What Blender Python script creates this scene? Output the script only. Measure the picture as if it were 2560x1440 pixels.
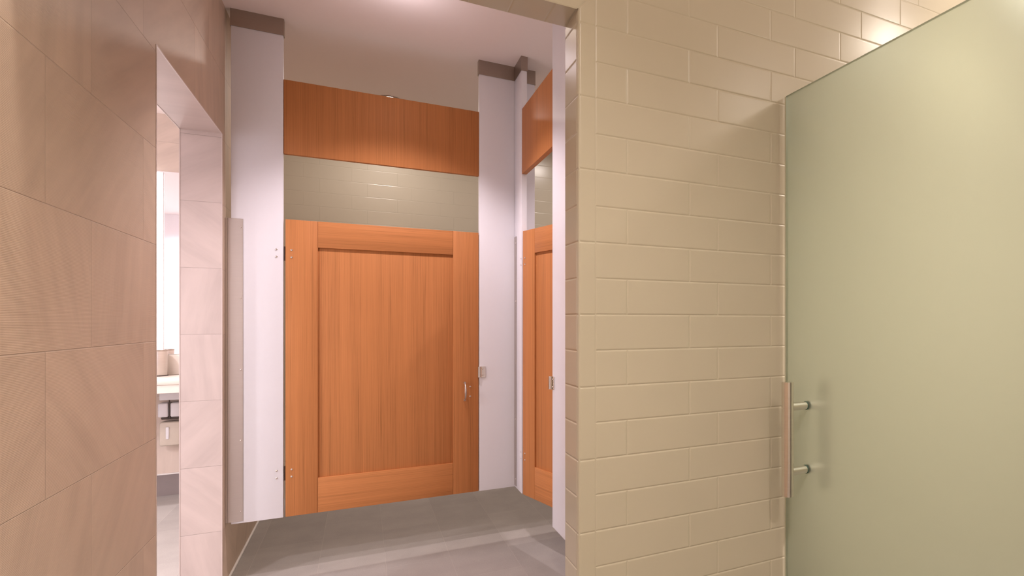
import bpy, bmesh, math, random
from mathutils import Vector, Matrix
random.seed(4)
S = bpy.context.scene
for o in list(bpy.data.objects): bpy.data.objects.remove(o)
C = S.collection
PI = math.pi

# ------------------------------------------------------------------ camera, world, exposure
F_PX, CX, HY = 1448.72, 1700.0, 805.0
cam_d = bpy.data.cameras.new('camera')
cam_d.sensor_fit = 'HORIZONTAL'; cam_d.sensor_width = 36.0
cam_d.lens = F_PX / 2560 * 36.0
cam_d.shift_x = (1280 - CX) / 2560
cam_d.shift_y = (HY - 720) / 2560
cam_d.clip_start = .02
cam = bpy.data.objects.new('camera', cam_d); C.objects.link(cam)
cam.location = (0, 0, 1.25)
cam.rotation_euler = (PI/2, 0, -math.radians(28.756))
S.camera = cam
w = bpy.data.worlds.new('world'); S.world = w; w.use_nodes = True
w.node_tree.nodes['Background'].inputs[0].default_value = (.9, .85, .8, 1)
w.node_tree.nodes['Background'].inputs[1].default_value = .05
S.view_settings.view_transform = 'Standard'; S.view_settings.look = 'None'
S.view_settings.gamma = 1; S.view_settings.exposure = 0.5
try: S.view_settings.use_curve_mapping = False
except Exception: pass

def spot(name, loc, power, color, half=56, blend=.35, radius=.03, aim=None):
    d = bpy.data.lights.new(name, 'SPOT'); d.energy = power; d.color = color
    d.spot_size = math.radians(2*half); d.spot_blend = blend; d.shadow_soft_size = radius
    o = bpy.data.objects.new(name, d); C.objects.link(o); o.location = loc
    if aim: o.rotation_euler = (Vector(aim)-Vector(loc)).to_track_quat('-Z', 'Y').to_euler()
    return o
def area(name, loc, size, power, color, rot=(0,0,0), sy=None):
    d = bpy.data.lights.new(name, 'AREA'); d.energy = power; d.color = color
    d.shape = 'RECTANGLE'; d.size = size; d.size_y = sy or size
    o = bpy.data.objects.new(name, d); C.objects.link(o); o.location = loc; o.rotation_euler = rot
    return o

WARM = (1, .88, .78); SOFT = (1, .88, .83); PINK = (1, .87, .93); COOL = (1, .94, 1)
CEIL = 2.75
LZ = CEIL - .03
LAMPS = dict(      # place, beam power, added point fill power, colour, beam half angle, edge softness
    vestibule=((.15, 2.85), 54, 1.1, PINK, 52, .55),
    shower=((2.15, 1.10), 29, 4, WARM, 64, .9),
    shower_rear=((2.10, .10), 138, 4, WARM, 64, .9),
    wallside=((-.385, 1.44), 28, 0, WARM, 23.5, .10),
    entry=((.10, .35), 88, 6, WARM, 66, 1),
    entry_rear=((.45, -.75), 72, 5, WARM, 66, 1),
    stall=((.163, 4.365), 30, 0, SOFT, 42, .85),
    stall_far_fill=((1.50, 4.25), 4, 0, SOFT, 62, .8),  # added lamp, brightens the back wall seen over the ajar door
    stall2=((1.55, 2.95), 36, 1.5, PINK, 54, .6),
)
for k, ((x, y), p, g, c, half, bl) in LAMPS.items():
    spot('spot_'+k, (x, y, LZ), p, c, half, bl)
    if g:  # unseen point fill added below the ceiling to lift ceiling and walls
        d = bpy.data.lights.new('fill_'+k, 'POINT'); d.energy = g; d.color = c; d.shadow_soft_size = .06
        o = bpy.data.objects.new('fill_'+k, d); C.objects.link(o); o.location = (x, y, CEIL-.18)
area('lens_stall', (.163, 4.365, CEIL-.012), .12, 6.0, SOFT)
area('area_stall_far_fill', (1.50, 4.25, CEIL-.012), .12, 4.0, SOFT)  # wide spread of the added lamp beyond the divider
for i, (x, y) in enumerate(((-1.9, 4.4), (-2.7, 2.2), (-2.6, 3.5), (-2.0, 1.2))):
    spot('spot_washroom', (x, y, LZ), 120, COOL, 76, .5, .08)

# ------------------------------------------------------------------ node helpers
class NT:
    def __init__(s, name):
        s.m = bpy.data.materials.new(name); s.m.use_nodes = True
        s.t = s.m.node_tree; s.b = s.t.nodes['Principled BSDF']
        s.out = s.t.nodes['Material Output']
    def n(s, typ, **kw):
        x = s.t.nodes.new(typ)
        for k, v in kw.items(): setattr(x, k, v)
        return x
    def l(s, a, b): s.t.links.new(a, b)
    def put(s, inp, v):
        if hasattr(v, 'is_output') or isinstance(v, bpy.types.NodeSocket): s.l(v, inp)
        else: inp.default_value = v
    def math(s, op, a, b=None, c=None):
        x = s.n('ShaderNodeMath', operation=op); s.put(x.inputs[0], a)
        if b is not None: s.put(x.inputs[1], b)
        if c is not None: s.put(x.inputs[2], c)
        return x.outputs[0]
    def pos(s):
        g = s.n('ShaderNodeNewGeometry'); x = s.n('ShaderNodeSeparateXYZ'); s.l(g.outputs['Position'], x.inputs[0])
        return x.outputs, g.outputs['Position']
    def obj(s):
        g = s.n('ShaderNodeTexCoord'); x = s.n('ShaderNodeSeparateXYZ'); s.l(g.outputs['Object'], x.inputs[0])
        return x.outputs, g.outputs['Object']
    def comb(s, a, b, c):
        x = s.n('ShaderNodeCombineXYZ')
        for i, v in enumerate((a, b, c)): s.put(x.inputs[i], v)
        return x.outputs[0]
    def noise(s, vec, scale, detail=3, rough=.5):
        x = s.n('ShaderNodeTexNoise'); s.l(vec, x.inputs['Vector']); x.inputs['Scale'].default_value = scale
        x.inputs['Detail'].default_value = detail; x.inputs['Roughness'].default_value = rough
        return x.outputs[0]
    def ramp(s, f, stops):
        x = s.n('ShaderNodeValToRGB'); s.l(f, x.inputs[0]); e = x.color_ramp.elements
        while len(e) < len(stops): e.new(.5)
        for q, (p, c) in zip(e, stops): q.position = p; q.color = (*c, 1)
        return x.outputs[0]
    def mix(s, f, a, b, blend='MIX'):
        x = s.n('ShaderNodeMix', data_type='RGBA', blend_type=blend)
        s.put(x.inputs[0], f)
        for i, v in ((6, a), (7, b)):
            s.put(x.inputs[i], (*v, 1) if isinstance(v, tuple) else v)
        return x.outputs[2]
    def bump(s, h, dist, strength=1, nrm=None):
        x = s.n('ShaderNodeBump'); s.l(h, x.inputs['Height']); x.inputs['Distance'].default_value = dist
        x.inputs['Strength'].default_value = strength
        if nrm is not None: s.l(nrm, x.inputs['Normal'])
        s.l(x.outputs[0], s.b.inputs['Normal']); return x.outputs[0]
    def set(s, **kw):
        for k, v in kw.items():
            i = s.b.inputs[k.replace('_', ' ')]
            if isinstance(v, tuple): v = (*v, 1)
            s.put(i, v)
    def grout(s, a, b, w, h, a0, b0, shift, gw):
        """groove mask (1 on the joint) of running-bond tiles in coordinates a, b; and a per tile random value"""
        rb = s.math('DIVIDE', s.math('SUBTRACT', b, b0), h)
        row = s.math('FLOOR', rb)
        par = s.math('MULTIPLY', s.math('FLOORED_MODULO', row, 2.0), shift)
        ra = s.math('DIVIDE', s.math('SUBTRACT', s.math('SUBTRACT', a, a0), par), w)
        col = s.math('FLOOR', ra)
        fa = s.math('SUBTRACT', ra, col); fb = s.math('SUBTRACT', rb, row)
        da = s.math('MULTIPLY', s.math('MINIMUM', fa, s.math('SUBTRACT', 1.0, fa)), w)
        db = s.math('MULTIPLY', s.math('MINIMUM', fb, s.math('SUBTRACT', 1.0, fb)), h)
        d = s.math('MINIMUM', da, db)
        mr = s.n('ShaderNodeMapRange'); s.l(d, mr.inputs[0])
        mr.inputs[1].default_value = gw*.35; mr.inputs[2].default_value = gw
        mr.inputs[3].default_value = 1; mr.inputs[4].default_value = 0
        wn = s.n('ShaderNodeTexWhiteNoise', noise_dimensions='2D'); s.l(s.comb(col, row, 0.0), wn.inputs['Vector'])
        return mr.outputs[0], wn.outputs['Value']

def simple(name, col, rough=.5, metal=0, spec=.5, coat=0, noise_amt=.04, nscale=40):
    t = NT(name); p, v = t.obj()
    nz = t.noise(v, nscale, 4)
    c = t.mix(nz, tuple(x*(1-noise_amt) for x in col), tuple(min(1, x*(1+noise_amt)) for x in col))
    t.set(Base_Color=c, Roughness=rough, Metallic=metal)
    t.b.inputs['Specular IOR Level'].default_value = spec
    t.b.inputs['Coat Weight'].default_value = coat
    return t.m

TILE_COL = (.520, .474, .372)
def ceramic(name, col, rough=.29):
    t = NT(name); p, v = t.pos()
    nz = t.noise(v, 3.0, 2)
    c = t.mix(nz, tuple(x*.96 for x in col), tuple(x*1.04 for x in col))
    t.set(Base_Color=c, Roughness=rough)
    wob = t.noise(v, 14, 2); t.bump(wob, .0004, .2)
    return t.m
M = {}
M['tile'] = ceramic('glazed_tile', TILE_COL)
def back_tile():
    t = NT('glazed_tile_far'); (x, y, z), v = t.pos()
    g, rnd = t.grout(x, z, .3048, .1016, -.373, .259, .1016, .003)
    c = t.mix(g, TILE_COL, tuple(k*.97 for k in TILE_COL))
    t.set(Base_Color=c, Roughness=.25)
    t.bump(t.math('SUBTRACT', 1.0, g), .0010, .5)
    return t.m
M['tile_back'] = back_tile()
STONE = (.58, .445, .34)
def stone(name, axis, w, h, a0, b0, shift, ribs, base=STONE):
    t = NT(name); P, v = t.pos(); a = P[axis]; z = P[2]
    g, rnd = t.grout(a, z, w, h, a0, b0, shift, .0016)
    off = t.math('MULTIPLY', rnd, 7.0)
    # soft sedimentary veins, a different run on every slab
    ang = t.math('MULTIPLY', t.math('SUBTRACT', rnd, .5), 2.2)
    u = t.math('ADD', t.math('MULTIPLY', a, t.math('COSINE', ang)), t.math('MULTIPLY', z, t.math('SINE', ang)))
    s_ = t.math('SUBTRACT', t.math('MULTIPLY', z, t.math('COSINE', ang)), t.math('MULTIPLY', a, t.math('SINE', ang)))
    vec = t.comb(t.math('ADD', t.math('MULTIPLY', u, 9.0), off), t.math('MULTIPLY', s_, 1.1), off)
    n1 = t.noise(vec, 1.6, 5, .6); n2 = t.noise(v, 5, 3)
    k = t.math('ADD', t.math('MULTIPLY', n1, .75), t.math('MULTIPLY', n2, .25))
    c = t.ramp(k, [(.30, tuple(x*.86 for x in base)), (.5, base), (.72, tuple(x*1.12 for x in base))])
    tone = t.math('ADD', .97, t.math('MULTIPLY', rnd, .06))
    c = t.mix(1.0, c, t.comb(tone, tone, tone), 'MULTIPLY')
    c = t.mix(t.math('MULTIPLY', g, .4), c, tuple(x*.66 for x in base))
    t.set(Base_Color=c, Roughness=.5)
    hgt = t.math('SUBTRACT', 1.0, g)
    if ribs:
        rb = t.math('MULTIPLY', t.math('SINE', t.math('MULTIPLY', z, 2*PI/.0031)), .08)
        hgt = t.math('ADD', hgt, rb)
    t.bump(hgt, .0012, .8)
    return t.m
M['stone'] = stone('ribbed_stone_tile', 1, .61, .3055, 2.285, .272, -.378, True)
M['stone_jamb'] = stone('honed_stone_tile', 1, 1.4, .3055, 2.0, .276, 0, False, (.60, .50, .46))
M['stone_jamb_x'] = stone('honed_stone_jamb', 0, 1.4, .3055, -1.2, .276, 0, False, (.60, .50, .46))
M['stone_wash'] = stone('washroom_stone_tile', 0, .61, .3055, -1.3, .41, .305, False, (.66, .55, .47))
def floor_mat():
    t = NT('grey_porcelain_floor'); (x, y, z), v = t.pos()
    g, rnd = t.grout(y, x, .61, .3035, 3.907, .108, .305, .0018)
    n1 = t.noise(v, 6, 5, .6); n2 = t.noise(v, 220, 2)
    k = t.math('ADD', t.math('MULTIPLY', n1, .5), t.math('MULTIPLY', n2, .5))
    c = t.ramp(k, [(.3, (.29, .262, .24)), (.7, (.38, .345, .315))])
    tone = t.math('ADD', .94, t.math('MULTIPLY', rnd, .12))
    c = t.mix(1.0, c, t.comb(tone, tone, tone), 'MULTIPLY')
    c = t.mix(t.math('MULTIPLY', g, .7), c, (.42, .375, .34))
    t.set(Base_Color=c, Roughness=.55)
    t.bump(t.math('SUBTRACT', 1.0, g), .0008, .5)
    return t.m
M['floor'] = floor_mat()
M['ceiling'] = simple('ceiling_paint', (.90, .82, .80), .8, noise_amt=.01)
M['paint'] = simple('wall_paint', (.72, .68, .62), .7, noise_amt=.02)
M['white_paint'] = simple('white_wall_paint', (.88, .85, .87), .7, noise_amt=.01)
M['white'] = simple('white_laminate', (.79, .775, .81), .38, noise_amt=.01)
def wood(name, vertical, base=(.49, .195, .068)):
    t = NT(name); (x, y, z), v = t.obj()
    if not vertical: x, z = z, x
    a = t.math('MULTIPLY', x, 170.0); b = t.math('MULTIPLY', x, 26.0)
    f = t.noise(t.comb(a, t.math('MULTIPLY', y, 8.0), t.math('MULTIPLY', z, .9)), 1.6, 6, .65)
    g = t.noise(t.comb(b, y, t.math('MULTIPLY', z, .35)), 1.3, 3, .5)
    h = t.noise(t.comb(t.math('MULTIPLY', x, 430.0), y, t.math('MULTIPLY', z, 5.0)), 1.2, 2, .5)
    k = t.math('ADD', t.math('MULTIPLY', f, .55), t.math('ADD', t.math('MULTIPLY', g, .25), t.math('MULTIPLY', h, .20)))
    c = t.ramp(k, [(.34, tuple(q*.48 for q in base)), (.425, tuple(q*.86 for q in base)),
                   (.50, base), (.66, tuple(q*1.15 for q in base))])
    t.set(Base_Color=c, Roughness=.5); t.b.inputs['Specular IOR Level'].default_value = .15; t.bump(f, .0002, .35)
    return t.m
M['wood_v'] = wood('teak_veneer_upright', True)
M['wood_h'] = wood('teak_veneer_crosswise', False)
def steel(name, col, rough, aniso_axis=None):
    t = NT(name); (x, y, z), v = t.obj()
    n = t.noise(t.comb(t.math('MULTIPLY', x, 3.0), t.math('MULTIPLY', y, 3.0), t.math('MULTIPLY', z, 90.0)), 3, 3)
    c = t.mix(n, tuple(q*.94 for q in col), tuple(min(1, q*1.05) for q in col))
    r = t.math('ADD', rough-.03, t.math('MULTIPLY', n, .06))
    t.set(Base_Color=c, Metallic=1.0, Roughness=r)
    return t.m
M['steel'] = steel('brushed_stainless', (.55, .50, .46), .33)
M['shoe'] = steel('stainless_shoe', (.40, .34, .29), .38)
M['chrome'] = steel('polished_steel', (.78, .74, .70), .14)
M['dark'] = simple('dark_hinge_metal', (.06, .04, .03), .5)
M['trim'] = simple('pale_metal_edge', (.66, .56, .52), .4)
M['caulk'] = simple('white_cove_strip', (.80, .76, .72), .5)
M['rubber'] = simple('grey_rubber', (.25, .22, .20), .7)
M['counter'] = simple('cream_stone_counter', (.68, .61, .54), .3)
M['plastic'] = simple('white_plastic', (.80, .78, .80), .35)
M['bottle'] = simple('cream_plastic', (.62, .54, .45), .35)
M['base'] = simple('dark_base_tile', (.22, .18, .17), .45)
M['washer'] = simple('green_nylon_washer', (.05, .12, .09), .4)
def mirror_mat():
    t = NT('mirror_silver'); t.set(Base_Color=(.93, .92, .93), Metallic=1.0, Roughness=.02); return t.m
M['mirror'] = mirror_mat()
def emit(name, col, s):
    t = NT(name); t.b.inputs['Emission Color'].default_value = (*col, 1); t.b.inputs['Emission Strength'].default_value = s
    t.b.inputs['Base Color'].default_value = (.8, .8, .8, 1); return t.m
M['lamp'] = emit('lamp_lens', (1, .86, .72), 12)
M['sconce'] = emit('sconce_diffuser', (1, .95, .95), 3)
def frosted():
    t = NT('frosted_glass'); (x, y, z), v = t.pos()
    nt = t.t
    tr = t.n('ShaderNodeBsdfTranslucent'); tr.inputs[0].default_value = (.93, .93, .84, 1)
    rf = t.n('ShaderNodeBsdfRefraction'); rf.inputs['Color'].default_value = (.93, 1, .955, 1)
    rf.inputs['Roughness'].default_value = .68; rf.inputs['IOR'].default_value = 1.15
    df = t.n('ShaderNodeBsdfDiffuse'); df.inputs[0].default_value = (.74, .76, .66, 1)
    gl = t.n('ShaderNodeBsdfGlossy'); gl.inputs['Roughness'].default_value = .12
    m1 = t.n('ShaderNodeMixShader'); m1.inputs[0].default_value = .84
    t.l(tr.outputs[0], m1.inputs[1]); t.l(rf.outputs[0], m1.inputs[2])
    m2 = t.n('ShaderNodeMixShader'); m2.inputs[0].default_value = .10
    t.l(m1.outputs[0], m2.inputs[1]); t.l(df.outputs[0], m2.inputs[2])
    fr = t.n('ShaderNodeFresnel'); fr.inputs['IOR'].default_value = 1.35
    m3 = t.n('ShaderNodeMixShader'); t.l(fr.outputs[0], m3.inputs[0])
    t.l(m2.outputs[0], m3.inputs[1]); t.l(gl.outputs[0], m3.inputs[2])
    nt.nodes.remove(t.b); t.l(m3.outputs[0], t.out.inputs[0])
    return t.m
M['frost'] = frosted()
def glass_edge():
    t = NT('green_glass_edge'); t.set(Base_Color=(.34, .42, .30), Roughness=.15)
    t.b.inputs['Transmission Weight'].default_value = .3; return t.m
M['gedge'] = glass_edge()
M['seal'] = simple('pale_green_seal', (.50, .52, .40), .3)

# ------------------------------------------------------------------ mesh helpers
def box(bm, lo, hi, bev=0, seg=2, mi=0):
    r = bmesh.ops.create_cube(bm, size=1)
    vs = r['verts']
    for v in vs:
        v.co = Vector([lo[i] if v.co[i] < 0 else hi[i] for i in range(3)])
    fs = list({f for v in vs for f in v.link_faces})
    for f in fs: f.material_index = mi
    if bev:
        es = list({e for v in vs for e in v.link_edges})
        bmesh.ops.bevel(bm, geom=es, offset=bev, segments=seg, profile=.5, affect='EDGES')
    return bm
def cyl(bm, p0, p1, r, seg=24, r2=None, bev=0):
    p0, p1 = Vector(p0), Vector(p1); L = (p1-p0).length
    q = (p1-p0).to_track_quat('Z', 'Y').to_matrix().to_4x4()
    res = bmesh.ops.create_cone(bm, cap_ends=True, segments=seg, radius1=r, radius2=r if r2 is None else r2, depth=L,
                                matrix=Matrix.Translation((p0+p1)/2) @ q)
    if bev:
        vs = res['verts']
        es = [e for e in {e for v in vs for e in v.link_edges}
              if any(len(f.verts) > 4 for f in e.link_faces)]
        bmesh.ops.bevel(bm, geom=es, offset=bev, segments=2, affect='EDGES')
    return bm
def tube(bm, pts, r, seg=12):
    pts = [Vector(p) for p in pts]; rings = []
    up = Vector((1, 0, 0))
    for i, p in enumerate(pts):
        d = (pts[min(i+1, len(pts)-1)] - pts[max(i-1, 0)]).normalized()
        a = d.cross(up).normalized(); b = d.cross(a).normalized()
        rr = r[i] if isinstance(r, (list, tuple)) else r
        rings.append([bm.verts.new(p + (a*math.cos(t)+b*math.sin(t))*rr) for t in [2*PI*k/seg for k in range(seg)]])
    for A, B in zip(rings, rings[1:]):
        for k in range(seg): bm.faces.new((A[k], A[(k+1) % seg], B[(k+1) % seg], B[k]))
    bm.faces.new(rings[0][::-1]); bm.faces.new(rings[-1])
    return bm
def new(): return bmesh.new()
def obj(name, bm, mat, parent=None, smooth=False, loc=None):
    bmesh.ops.recalc_face_normals(bm, faces=bm.faces)
    me = bpy.data.meshes.new(name); bm.to_mesh(me); bm.free()
    for m in (mat if isinstance(mat, (list, tuple)) else [mat]): me.materials.append(m)
    o = bpy.data.objects.new(name, me); C.objects.link(o)
    if smooth:
        for p in me.polygons: p.use_smooth = True
        try:
            md = o.modifiers.new('ws', 'WEIGHTED_NORMAL'); md.keep_sharp = True
        except Exception: pass
        for e in me.edges: pass
    if parent: o.parent = parent
    if loc: o.location = loc
    return o
def smooth_by_angle(o, ang=40):
    me = o.data
    for p in me.polygons: p.use_smooth = True
    bm = bmesh.new(); bm.from_mesh(me)
    for e in bm.edges:
        if len(e.link_faces) == 2 and e.calc_face_angle(0) > math.radians(ang): e.smooth = False
    bm.to_mesh(me); bm.free()
    return o
def struct(name, bm, mat, parent=None, label=None):
    o = obj(name, bm, mat, parent)
    if not parent: o['kind'] = 'structure'
    if label: o['label'] = label
    return o
def thing(name, label, cat, loc=(0, 0, 0), rz=0, group=None):
    o = bpy.data.objects.new(name, None); C.objects.link(o); o.empty_display_size = .1
    o.location = loc; o.rotation_euler = (0, 0, rz); o['label'] = label; o['category'] = cat
    if group: o['group'] = group
    return o
def tag(o, label, cat, group=None):
    o['label'] = label; o['category'] = cat
    if group: o['group'] = group
    return o
# a tile cut to any convex outline: outline in (a, b), placed by frame(a, b, height)
def tile_poly(bm, pts, frame, gap=.0009, h=.0024):
    n = len(pts)
    cx_ = sum(p[0] for p in pts)/n; cy_ = sum(p[1] for p in pts)/n
    area2 = sum(pts[i][0]*pts[(i+1) % n][1]-pts[(i+1) % n][0]*pts[i][1] for i in range(n))
    if area2 < 0: pts = pts[::-1]
    def inset(d):
        out = []
        for i in range(n):
            p0, p1, p2 = Vector(pts[i-1]), Vector(pts[i]), Vector(pts[(i+1) % n])
            e1 = (p1-p0).normalized(); e2 = (p2-p1).normalized()
            n1 = Vector((-e1.y, e1.x)); n2 = Vector((-e2.y, e2.x))
            k = d/(1+n1.dot(n2)); out.append(p1+(n1+n2)*k)
        return out
    rings = []
    for d, z in ((.0002, 0), (.0012, .0003), (.0022, .0008), (.0034, .0012), (.0050, .0014)):
        rings.append([bm.verts.new(frame(q.x, q.y, z)) for q in inset(d)])
    for A, B in zip(rings, rings[1:]):
        for k in range(n): bm.faces.new((A[k], A[(k+1) % n], B[(k+1) % n], B[k]))
    bm.faces.new(rings[-1])
def rows_tiles(bm, a_lo, a_hi, z_lo, z_hi, row_h, z0, joints, frame, top_clip=None):
    """joints(row) -> sorted joint positions; tiles between them are clipped to a_lo..a_hi"""
    r0 = math.floor((z_lo-z0)/row_h+1e-6); r1 = math.ceil((z_hi-z0)/row_h-1e-6)
    for r in range(r0, r1):
        zz0 = max(z_lo, z0+r*row_h); zz1 = min(z_hi, z0+(r+1)*row_h)
        if zz1-zz0 < .012: continue
        js = [a_lo]+[j for j in joints(r) if a_lo+.012 < j < a_hi-.012]+[a_hi]
        for j0, j1 in zip(js, js[1:]):
            tile_poly(bm, [(j0, zz0), (j1, zz0), (j1, zz1), (j0, zz1)], frame)

# ------------------------------------------------------------------ key planes (metres)
XL, XR = -.572, .511          # stone wall, tiled return
YC, YB = 1.51, 1.635          # front and back of the tiled wall
SOF = 2.1005                  # soffit of the tiled opening
XE = .565                     # inner edge of the bullnose column
YP = 3.46                     # stall front plane
XS = .789                     # second stall front plane
YW = 4.95                     # tiled wall behind the stalls
ROW = .0997; Z0 = .174
DY0, DY1, DZ = 2.408, 3.394, 2.127   # doorway in the stone wall
XJ = -.725                    # far face of the stone wall
YM = 5.45                     # washroom end wall

# ------------------------------------------------------------------ floor and ceiling
b = new(); box(b, (-3.6, -1.6, -.12), (3.0, 5.7, 0)); struct('floor', b, M['floor'])
b = new(); box(b, (-3.6, -1.6, CEIL), (3.0, 5.7, CEIL+.12)); struct('ceiling', b, M['ceiling'])

# ------------------------------------------------------------------ stone wall on the left, with its doorway
b = new()
box(b, (XJ, -1.5, 0), (XL, DY0, CEIL))
box(b, (XJ, DY0, DZ), (XL, DY1, CEIL))
box(b, (XJ, DY1, 0), (XL, YM+.1, CEIL))
bmesh.ops.remove_doubles(b, verts=b.verts, dist=1e-5)
wl = struct('wall_left', b, [M['stone'], M['stone_jamb_x'], M['stone_wash'], M['stone_jamb']])
for p in wl.data.polygons:
    c, n = p.center, p.normal
    if abs(n.y) > .9 and (abs(c.y-DY0) < .01 or abs(c.y-DY1) < .01): p.material_index = 1
    elif n.z < -.9 and abs(c.z-DZ) < .01: p.material_index = 3
    elif n.x < -.9: p.material_index = 2
# metal edge trims round the doorway, one object per face of the wall
def doorway_trim(name, x):
    b = new(); t = .003
    for y in (DY0, DY1):
        s = 1 if y == DY1 else -1
        box(b, (x-t/2, min(y-s*.0015, y+s*.003), 0), (x+t/2, max(y-s*.0015, y+s*.003), DZ+.003))
    box(b, (x-t/2, DY0+.0015, DZ-.0015), (x+t/2, DY1-.0015, DZ+.003))
    struct(name, b, M['trim'])
doorway_trim('trim_1', XL); doorway_trim('trim_2', XJ)
b = new()
box(b, (XL, DY1+.004, 0), (XL+.010, YW, .012), .003)
box(b, (XL, YB, 0), (XL+.010, DY0-.004, .012), .003)
struct('baseboard_left', b, M['caulk'])

# ------------------------------------------------------------------ glazed tile wall on the right, its column and its header
TOP = CEIL
b = new()
box(b, (XR+.006, YC+.006, 0), (XR+2.4, YB-.004, TOP))          # core
box(b, (XL, YC+.006, SOF+.004), (XR+.006, YB-.004, TOP))        # header core
T0 = YC+.0062
ff = lambda a, z, h: Vector((a, T0-.0002-h, z))
Qj = [XE+.0005]+[.864+.3048*k for k in range(0, 8)]
Pj = [.660+.3048*k for k in range(0, 8)]
# row index counted so that the row 1.171..1.27 has the joint at .864
def jr(r): return Qj if r % 2 == 0 else Pj
rows_tiles(b, XE, 2.9, 0, TOP, ROW, Z0-ROW*2, jr, ff)
# bullnose column: front leaf, rounded nose, short return leaf; one tile is two courses tall
RN = .009
def column_profile(off):
    """off = height of the glaze surface over its bed (negative in the joint)"""
    pr = []
    y = T0-.0002-off; x = XR+.0062-.0002-off+.0
    pr.append((XE-.001, T0-.0002)); pr.append((XE-.0018, y))
    cxx, cyy = x+RN, y+RN
    for k in range(9):
        a = -PI/2-k*PI/16
        pr.append((cxx+RN*math.cos(a), cyy+RN*math.sin(a)))
    pr.append((x, YC+.0165)); pr.append((XR+.006, YC+.0175))
    return pr
def column_tile(z0, z1, mitre=False):
    lv = [(z0+.0002, 0.0), (z0+.0012, .0003), (z0+.0022, .0008), (z0+.0034, .0012), (z0+.0050, .0014),
          (z1-.0050, .0014), (z1-.0034, .0012), (z1-.0022, .0008), (z1-.0012, .0003), (z1-.0002, 0.0)]
    rings = []
    for z, o in lv:
        ring = []
        for (x, y) in column_profile(o):
            zz = z
            if mitre and z > (z0+z1)/2: zz = SOF+(x-XR)+ (z-z1)
            ring.append(b.verts.new((x, y, zz)))
        rings.append(ring)
    for A, B in zip(rings, rings[1:]):
        for k in range(len(A)-1): b.faces.new((A[k], A[k+1], B[k+1], B[k]))
zc = 1.27-2*ROW*6
zs = []
while zc < TOP: zs.append(zc); zc += 2*ROW
prev = 0
for z in zs:
    if z <= 0: continue
    if z > 2.0664+.01: break
    column_tile(max(0, prev), z); prev = z
column_tile(prev, 2.15, True)
# header trim course (mitred against the column) and the courses over it
hz = SOF+.054
b_tr = lambda pts: tile_poly(b, pts, ff)
b_tr([(XR-.30, SOF), (XR, SOF), (XE, hz), (XR-.30, hz)])
x = XR-.30
while x > XL: b_tr([(max(XL, x-.305), SOF), (x, SOF), (x, hz), (max(XL, x-.305), hz)]); x -= .305
rows_tiles(b, XL, XE, hz, TOP, ROW, hz, lambda r: [XR-.05-.3048*k+(.1016 if r % 2 else 0) for k in range(4, -2, -1)], ff)
# return face
fr_ = lambda a, z, h: Vector((XR+.0060-h, a, z))
rows_tiles(b, YC+.0175, YB-.001, 0, SOF, ROW, Z0, lambda r: [], fr_)
# soffit
fs_ = lambda a, c, h: Vector((a, c, SOF+.004-h))
x = XR+.0035
first = True
while x > XL+.02:
    w_ = .061 if first else .1016
    tile_poly(b, [(max(XL, x-w_), YC+.006), (x, YC+.006), (x, YB-.004), (max(XL, x-w_), YB-.004)], fs_)
    x -= w_; first = False
fb_ = lambda a, z, h: Vector((a, YB-.004+h, z))
struct('wall_right', b, M['tile'])

# ------------------------------------------------------------------ walls behind the stalls and the closing walls
b = new(); box(b, (XL, YW, 0), (2.4, YW+.1, CEIL)); struct('wall_back', b, M['tile_back'])
b = new(); box(b, (2.3, YB, 0), (2.4, YW, CEIL)); struct('wall_stall_side', b, M['tile_back'])
b = new(); box(b, (XS+.03, 2.30, 0), (2.3, 2.36, CEIL)); box(b, (XS, YB-.003, 0), (XS+.03, 2.36, CEIL))
struct('wall_stall_near', b, M['paint'])
b = new(); box(b, (XJ, -1.6, 0), (3.0, -1.5, CEIL)); struct('wall_rear', b, M['paint'])
b = new(); box(b, (1.20, -1.5, 0), (1.30, .62, CEIL)); struct('wall_entry', b, M['tile'])
b = new(); box(b, (2.8, -1.5, 0), (2.9, YB, CEIL))
rows_tiles(b, -1.5, YC, 0, TOP, ROW, Z0, jr, lambda a, z, h: Vector((2.8-h, a, z)))
struct('wall_shower', b, M['tile'])

# ------------------------------------------------------------------ ceiling-hung pilasters
def screw(parent, p, n, r=.0055):
    b = new(); p = Vector(p); n = Vector(n)
    q = n.to_track_quat('Z', 'Y').to_matrix().to_4x4()
    rings = []
    for k, (rr, hh) in enumerate(((1, 0), (1, .15), (.9, .4), (.62, .58), (.3, .66))):
        rings.append([b.verts.new(q @ Vector((rr*r*math.cos(2*PI*i/16), rr*r*math.sin(2*PI*i/16), hh*r))) for i in range(16)])
    for A, B in zip(rings, rings[1:]):
        for i in range(16): b.faces.new((A[i], A[(i+1) % 16], B[(i+1) % 16], B[i]))
    b.faces.new(rings[-1]); b.faces.new(rings[0][::-1])
    o = obj('screw', b, M['chrome'], parent); o.location = p
    for f in o.data.polygons: f.use_smooth = True
    return o
PT = .030
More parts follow.
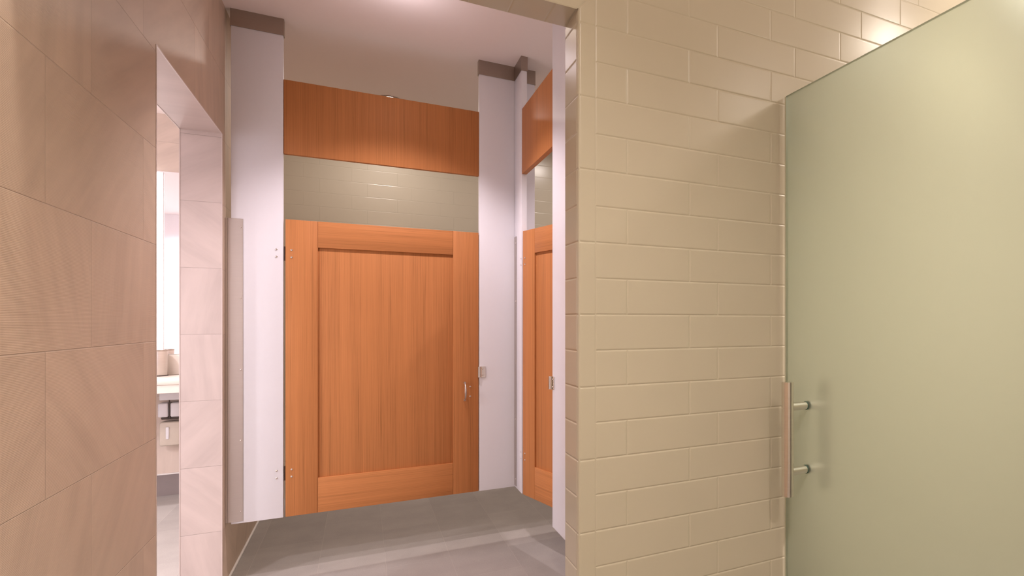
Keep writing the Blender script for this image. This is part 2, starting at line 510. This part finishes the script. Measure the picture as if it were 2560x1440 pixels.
# pilaster beside the stone wall
p1 = thing('pilaster', 'wide white hanging pilaster beside the stone wall, left of the fully visible wooden stall door', 'partition post', (-.4455, YP, .282))
def rel(o): return Vector(o.location)
def lbox(t, lo, hi, **k):
    b = new(); L = rel(t); box(b, Vector(lo)-L, Vector(hi)-L, **k); return b
def lslab(t, lo, hi, name, mat, bev=.002):
    return smooth_by_angle(obj(name, lbox(t, lo, hi, bev=bev), M[mat], t))
def lshoe(t, x0, x1, y0, y1):
    b = new(); L = rel(t); th = .002; g = .0012; z0 = 2.668
    for lo, hi in (((x0-g-th, y0-g-th, z0), (x1+g+th, y0-g, CEIL)), ((x0-g-th, y1+g, z0), (x1+g+th, y1+g+th, CEIL)),
                   ((x0-g-th, y0-g, z0), (x0-g, y1+g, CEIL)), ((x1+g, y0-g, z0), (x1+g+th, y1+g, CEIL))):
        box(b, Vector(lo)-L, Vector(hi)-L)
    o = obj('ceiling_shoe', b, M['shoe'], t); o['label'] = 'dull stainless steel sleeve'; return o
lslab(p1, (-.549, YP, .282), (-.342, YP+PT, CEIL-.004), 'post_panel', 'white')
lshoe(p1, -.549, -.342, YP, YP+PT)
L = rel(p1)
b = new()
box(b, Vector((-.562, YP-.0035, .292))-L, Vector((-.502, YP-.0005, 1.747))-L, .0008)
box(b, Vector((-.5715, YP-.004, .292))-L, Vector((-.562, YP+.03, 1.747))-L, .001)
ch = obj('wall_channel', b, M['steel'], p1); ch['label'] = 'long stainless steel wall channel'
for z in (1.705, 1.365, 1.02, .68, .34): screw(ch, Vector((-.511, YP-.0035, z))-L, (0, -1, 0), .0042)
# corner pilaster facing the viewer
p3 = thing('pilaster', 'white hanging pilaster right of the fully visible stall door, carrying its latch keeper', 'partition post', (.7475, YP, .282))
lslab(p3, (.588, YP, .282), (.907, YP+PT, CEIL-.004), 'post_panel', 'white')
lshoe(p3, .588, .907, YP, YP+PT)
# narrow pilaster at a right angle
p4 = thing('pilaster', 'white hanging pilaster at right angles in the inner corner, hinge side of the ajar door', 'partition post', (XS+PT/2, 3.376, .282))
lslab(p4, (XS, 3.294, .282), (XS+PT, YP-.0045, CEIL-.004), 'post_panel', 'white')
lshoe(p4, XS, XS+PT, 3.294, YP-.0085)
L = rel(p4); b = new()
box(b, Vector((XS-.0035, 3.412, .294))-L, Vector((XS-.0005, YP-.0015, 1.748))-L, .0008)
ch = obj('corner_angle', b, M['steel'], p4); ch['label'] = 'stainless steel corner angle'
for z in (1.71, 1.37, 1.025, .685, .335): screw(ch, Vector((XS-.0035, 3.421, z))-L, (-1, 0, 0), .0042)
# right-hand pilaster, half behind the tiled column
p5 = thing('pilaster', 'white hanging pilaster showing as a narrow strip beside the tiled column', 'partition post', (XS+PT/2, 2.53, .282))
lslab(p5, (XS, 2.365, .282), (XS+PT, 2.692, CEIL-.004), 'post_panel', 'white')
lshoe(p5, XS, XS+PT, 2.365, 2.692)

# ------------------------------------------------------------------ transom panels over the doors
t = thing('transom_panel', 'long wooden panel high above the fully visible stall door', 'partition panel', (.125, YP+.004, 2.086))
lslab(t, (-.3410, YP+.004, 2.086), (.5870, YP+.004+.026, 2.454), 'board', 'wood_v', .0015)
t = thing('transom_panel', 'short wooden panel high above the ajar stall door near the tiled column', 'partition panel', (XS+.002, 3.293, 2.084), -PI/2)
b = new(); box(b, (0, 0, 0), (.600, .026, .368), .0015); smooth_by_angle(obj('board', b, M['wood_v'], t))
# ------------------------------------------------------------------ panelled stall doors
def stall_door(label, loc, rz, W, stile, flip=False, pull=True):
    """local x along the door from the hinge, local -y towards the viewer, z from the door's lower edge"""
    t = thing('stall_door', label, 'door', loc, rz)
    H = 1.477; T = .028; D = .010
    def part(name, lo, hi, mat, bev=.0015):
        b = new(); box(b, lo, hi, bev); return smooth_by_angle(obj(name, b, M[mat], t))
    part('stile', (0, 0, 0), (stile, T, H), 'wood_v')
    part('stile', (W-stile, 0, 0), (W, T, H), 'wood_v')
    part('rail', (stile+.0006, 0, H-.133), (W-stile-.0006, T, H), 'wood_h')
    part('rail', (stile+.0006, 0, 0), (W-stile-.0006, T, .176), 'wood_h')
    part('centre_panel', (stile-.002, D, .170), (W-stile+.002, T-D, H-.127), 'wood_v')
    for z in (1.307, .215):
        b = new(); cyl(b, (-.004, T*.35, z-.035), (-.004, T*.35, z+.035), .0034, 12)
        box(b, (-.0070, T*.3, z-.034), (-.0005, T*.75, z+.034))
        hg = obj('hinge', b, M['dark'], t); hg['label'] = 'dark hinge in the gap'
        for dz in (.018, -.018):
            screw(hg, (.026, 0, z+dz), (0, -1, 0), .0052)
    return t, H, T
d1, H, T = stall_door('orange brown panelled wooden stall door seen in full between two white pilasters', (-.333, YP, .283), 0, .9175, .1365)
# bowed pull handle near the free edge
b = new()
pts = []
for k in range(17):
    s = -1+2*k/16
    pts.append((.842, -.008-.030*(1-abs(s)**2.6), .575+.052*s))
tube(b, pts, [.0035+.0025*(1-abs(-1+2*k/16)) for k in range(17)], 10)
cyl(b, (.842, -.012, .623), (.842, 0, .623), .0065, 16); cyl(b, (.842, -.012, .527), (.842, 0, .527), .0065, 16)
hd = smooth_by_angle(obj('pull_handle', b, M['steel'], d1)); hd['label'] = 'small steel pull handle'
screw(hd, (.872, 0, .600), (0, -1, 0), .0048); screw(hd, (.872, 0, .545), (0, -1, 0), .0048)
# rubber seal in the latch gap
b = new(); box(b, (.9178, .004, .60), (.9205, .022, .80)); obj('edge_seal', b, M['rubber'], d1)['label'] = 'grey rubber bumper strip'
ang = -math.radians(90-14.2)
d2, _, _ = stall_door('panelled wooden stall door standing slightly ajar near the tiled column', (XS+.0025, 3.277, .283), ang, .60, .132, pull=False)

# latch keepers
def keeper(t, p, side):
    """folded keeper wrapped on a pilaster edge; side 'y' faces -y, side 'x' faces -x"""
    L = rel(t); b = new(); x, y, z = p; hh = .031
    if side == 'y':
        box(b, Vector((x, y-.004, z-hh))-L, Vector((x+.034, y-.0004, z+hh))-L, .001)
        box(b, Vector((x-.010, y-.017, z-hh))-L, Vector((x+.002, y-.002, z+hh))-L, .0015)
        o = obj('latch_keeper', b, M['chrome'], t)
        for dz in (.018, -.018): screw(o, Vector((x+.018, y-.004, z+dz))-L, (0, -1, 0), .005)
        b = new(); cyl(b, Vector((x+.0085, y-.007, z-hh))-L, Vector((x+.0085, y-.007, z+hh))-L, .0035, 12)
        obj('pin', b, M['chrome'], o)
    else:
        box(b, Vector((x-.004, y-.034, z-hh))-L, Vector((x-.0004, y, z+hh))-L, .001)
        box(b, Vector((x-.017, y-.002, z-hh))-L, Vector((x-.002, y+.010, z+hh))-L, .0015)
        o = obj('latch_keeper', b, M['chrome'], t)
        for dz in (.018, -.018): screw(o, Vector((x-.004, y-.018, z+dz))-L, (-1, 0, 0), .005)
        b = new(); cyl(b, Vector((x-.007, y-.0085, z-hh))-L, Vector((x-.007, y-.0085, z+hh))-L, .0035, 12)
        obj('pin', b, M['chrome'], o)
    o['label'] = 'polished steel keeper'
keeper(p3, (.5885, YP, .964), 'y')
keeper(p5, (XS, 2.6915, .963), 'x')
for z in (1.608, 1.572, .516, .480): screw(p1, Vector((-.370, YP, z))-rel(p1), (0, -1, 0), .0052)
for z in (1.608, 1.572, .516, .480): screw(p4, Vector((XS, 3.303, z))-rel(p4), (-1, 0, 0), .0045)

# divider between the stalls, behind the corner pilaster
t = thing('divider_panel', 'white divider panel between the two stalls behind the corner pilaster', 'partition panel', (1.6, YP+.015, .283))
lslab(t, (.909, YP+.003, .283), (2.298, YP+.027, 1.745), 'board', 'white')

# ------------------------------------------------------------------ recessed ceiling lamps
def downlight(x, y, label, r=.075):
    t = thing('recessed_downlight', label, 'light', (x, y, CEIL), 0, 'round recessed downlights in the ceiling')
    b = new(); n = 40
    prof = [(r, 0), (r+.001, -.004), (r-.006, -.006), (r-.012, -.004), (r-.016, -.001)]
    rings = [[b.verts.new((a*math.cos(2*PI*k/n), a*math.sin(2*PI*k/n), z)) for k in range(n)] for a, z in prof]
    for A, B in zip(rings, rings[1:]):
        for k in range(n): b.faces.new((A[k], A[(k+1) % n], B[(k+1) % n], B[k]))
    o = obj('trim_ring', b, M['shoe'], t)
    for f in o.data.polygons: f.use_smooth = True
    b = new(); cyl(b, (0, 0, -.0022), (0, 0, -.0006), r-.015, 40); obj('lens', b, M['lamp'], t)
downlight(.163, 4.365, 'round recessed ceiling light just showing over the long wooden panel')
downlight(.15, 2.85, 'round recessed ceiling light in front of the stalls, hidden above the tiled header')
downlight(2.15, 1.10, 'round recessed ceiling light over the shower, mirrored in the glazed tile')
downlight(1.50, 4.25, 'added recessed ceiling light beyond the divider panel, brightening the tiled wall there')
downlight(2.10, .10, 'round recessed ceiling light deeper inside the shower room')
downlight(.10, .35, 'round recessed ceiling light over the entry, out of view above the camera')
downlight(.45, -.75, 'round recessed ceiling light at the rear of the entry room')
downlight(1.55, 2.95, 'round recessed ceiling light inside the stall with the ajar door')

# ------------------------------------------------------------------ frosted shower door
GX = 1.222
sd = thing('shower_door', 'large frosted green glass shower door on the right with a steel bar pull', 'door', (GX, 1.095, .02))
b = new(); box(b, (-.005, -.42, 0), (.005, .402, 1.970), .0008, 1)
gp = obj('glass_pane', b, [M['frost'], M['gedge']], sd)
for p in gp.data.polygons:
    if abs(p.normal.x) < .9: p.material_index = 1
b = new(); box(b, (-.002, .4022, 0), (.002, .4120, 1.970), .0005, 1)
obj('edge_seal', b, M['seal'], sd)['label'] = 'pale translucent edge seal'
HYL = .304
for side in (-1, 1):
    b = new(); xx = side*(.005+.073)
    cyl(b, (xx, HYL, .697), (xx, HYL, 1.046), .0188, 40, bev=.0012)
    bar = smooth_by_angle(obj('pull_bar', b, M['chrome'], sd))
    bar['label'] = 'polished steel bar on the near side of the glass' if side < 0 else 'matching bar on the far side of the glass'
    for z in (.969, .770):
        b = new(); cyl(b, (side*.0075, HYL, z), (xx-side*.008, HYL, z), .0125, 28)
        smooth_by_angle(obj('post', b, M['chrome'], bar))
        b = new(); cyl(b, (side*.0052, HYL, z), (side*.0078, HYL, z), .0136, 28)
        obj('washer', b, M['washer'], bar)

# ------------------------------------------------------------------ washroom seen through the doorway
b = new(); box(b, (-3.5, YM, 0), (XJ, YM+.1, CEIL)); struct('wall_washroom_end', b, M['stone_wash'])
b = new(); box(b, (-3.5, -1.6, 0), (-3.4, YM, CEIL)); struct('wall_washroom_side', b, M['white_paint'])
b = new(); box(b, (-3.4, .3, 0), (XJ, .4, CEIL)); struct('wall_washroom_near', b, M['white_paint'])
b = new(); box(b, (-3.4, YM-.012, 0), (XJ, YM, .150), .001); bb = struct('baseboard_washroom', b, M['base'])
b = new(); box(b, (-3.4, YM-.014, .150), (XJ, YM, .160), .002); struct('trim_3', b, M['caulk'])
t = thing('vanity_counter', 'cream stone washroom counter seen through the doorway', 'counter', (-1.9, 5.2, .78))
L = rel(t)
b = new(); box(b, Vector((-3.39, 4.93, .838))-L, Vector((XJ-.01, YM-.001, .868))-L, .003); smooth_by_angle(obj('worktop', b, M['counter'], t))
b = new(); box(b, Vector((-3.39, 4.935, .783))-L, Vector((XJ-.01, 4.965, .8375))-L, .002); obj('apron', b, M['counter'], t)
b = new(); box(b, Vector((-3.39, YM-.016, .8685))-L, Vector((XJ-.01, YM-.001, 1.015))-L, .002); o = obj('backsplash', b, M['counter']); o.location = L; tag(o, 'low cream stone backsplash strip under the washroom mirror', 'backsplash')
b = new(); box(b, (-3.2, YM-.008, 1.018), (XJ-.005, YM-.001, 2.335), .001, 1)
tag(obj('wall_mirror', b, M['mirror']), 'wide wall mirror above the washroom counter, seen through the doorway', 'mirror')
t = thing('wall_sconce', 'tall glowing white light strip mounted on the washroom mirror', 'light', (-1.3305, YM-.02, 1.04))
b = new(); box(b, (-.08, .002, -.01), (.080, .0115, 1.285), .001); obj('back_plate', b, M['plastic'], t)
b = new(); box(b, (-.078, -.012, -.006), (.078, .0018, 1.281), .004); obj('diffuser', b, M['sconce'], t)
# metal canister on the counter
t = thing('metal_canister', 'brushed metal canister standing on the washroom counter by the mirror', 'canister', (-1.262, 5.365, .868))
b = new()
prof = [(0, .004), (.050, .004), (.052, .008), (.052, .178), (.050, .182), (.046, .182), (.046, .020), (0, .020)]
n = 40; rings = []
for r_, z_ in prof:
    rings.append([b.verts.new((max(r_, .0005)*math.cos(2*PI*k/n), max(r_, .0005)*math.sin(2*PI*k/n), z_)) for k in range(n)])
for A, B in zip(rings, rings[1:]):
    for k in range(n): b.faces.new((A[k], A[(k+1) % n], B[(k+1) % n], B[k]))
smooth_by_angle(obj('canister_body', b, M['steel'], t))
b = new()
rr = [[b.verts.new((q*math.cos(2*PI*k/40), q*math.sin(2*PI*k/40), z_)) for k in range(40)] for q, z_ in ((.0535, .176), (.0535, .1835), (.0455, .1835), (.0455, .176))]
for A, B in zip(rr, rr[1:]+rr[:1]):
    for k in range(40): b.faces.new((A[k], A[(k+1) % 40], B[(k+1) % 40], B[k]))
obj('rim', b, M['shoe'], t)
b = new(); cyl(b, (0, 0, 0), (0, 0, .0075), .0535, 40); smooth_by_angle(obj('base_ring', b, M['dark'], t))
# soap dispenser body under the counter
t = thing('soap_dispenser', 'white under-counter soap dispenser unit with a cream bottle on the washroom wall', 'dispenser', (-1.20, YM-.06, .37))
b = new(); box(b, (-.062, -.045, .205), (-.006, .055, .305), .010, 3); box(b, (.006, -.045, .205), (.062, .055, .305), .010, 3)
smooth_by_angle(obj('housing', b, M['plastic'], t))
b = new(); box(b, (-.055, -.040, .325), (.060, .050, .405), .006, 2); smooth_by_angle(obj('upper_bracket', b, M['plastic'], t))
b = new(); tube(b, [(0, -.03, .33), (0, -.038, .30), (.003, -.036, .25), (0, -.03, .19)], .0032, 10)
box(b, (-.050, -.02, .186), (.052, .05, .2045), .006, 2); obj('cable', b, M['dark'], t)['label'] = 'dark cable and collar'
b = new(); box(b, (-.055, -.040, 0), (.060, .050, .17), .012, 3); o = smooth_by_angle(obj('bottle', b, M['bottle'], t)); o['label'] = 'cream soap bottle'
b = new(); box(b, (-.018, -.046, .05), (.000, -.0395, .135), .003, 2); obj('pale_strip', b, M['plastic'], o)  # raised white strip on the bottle front
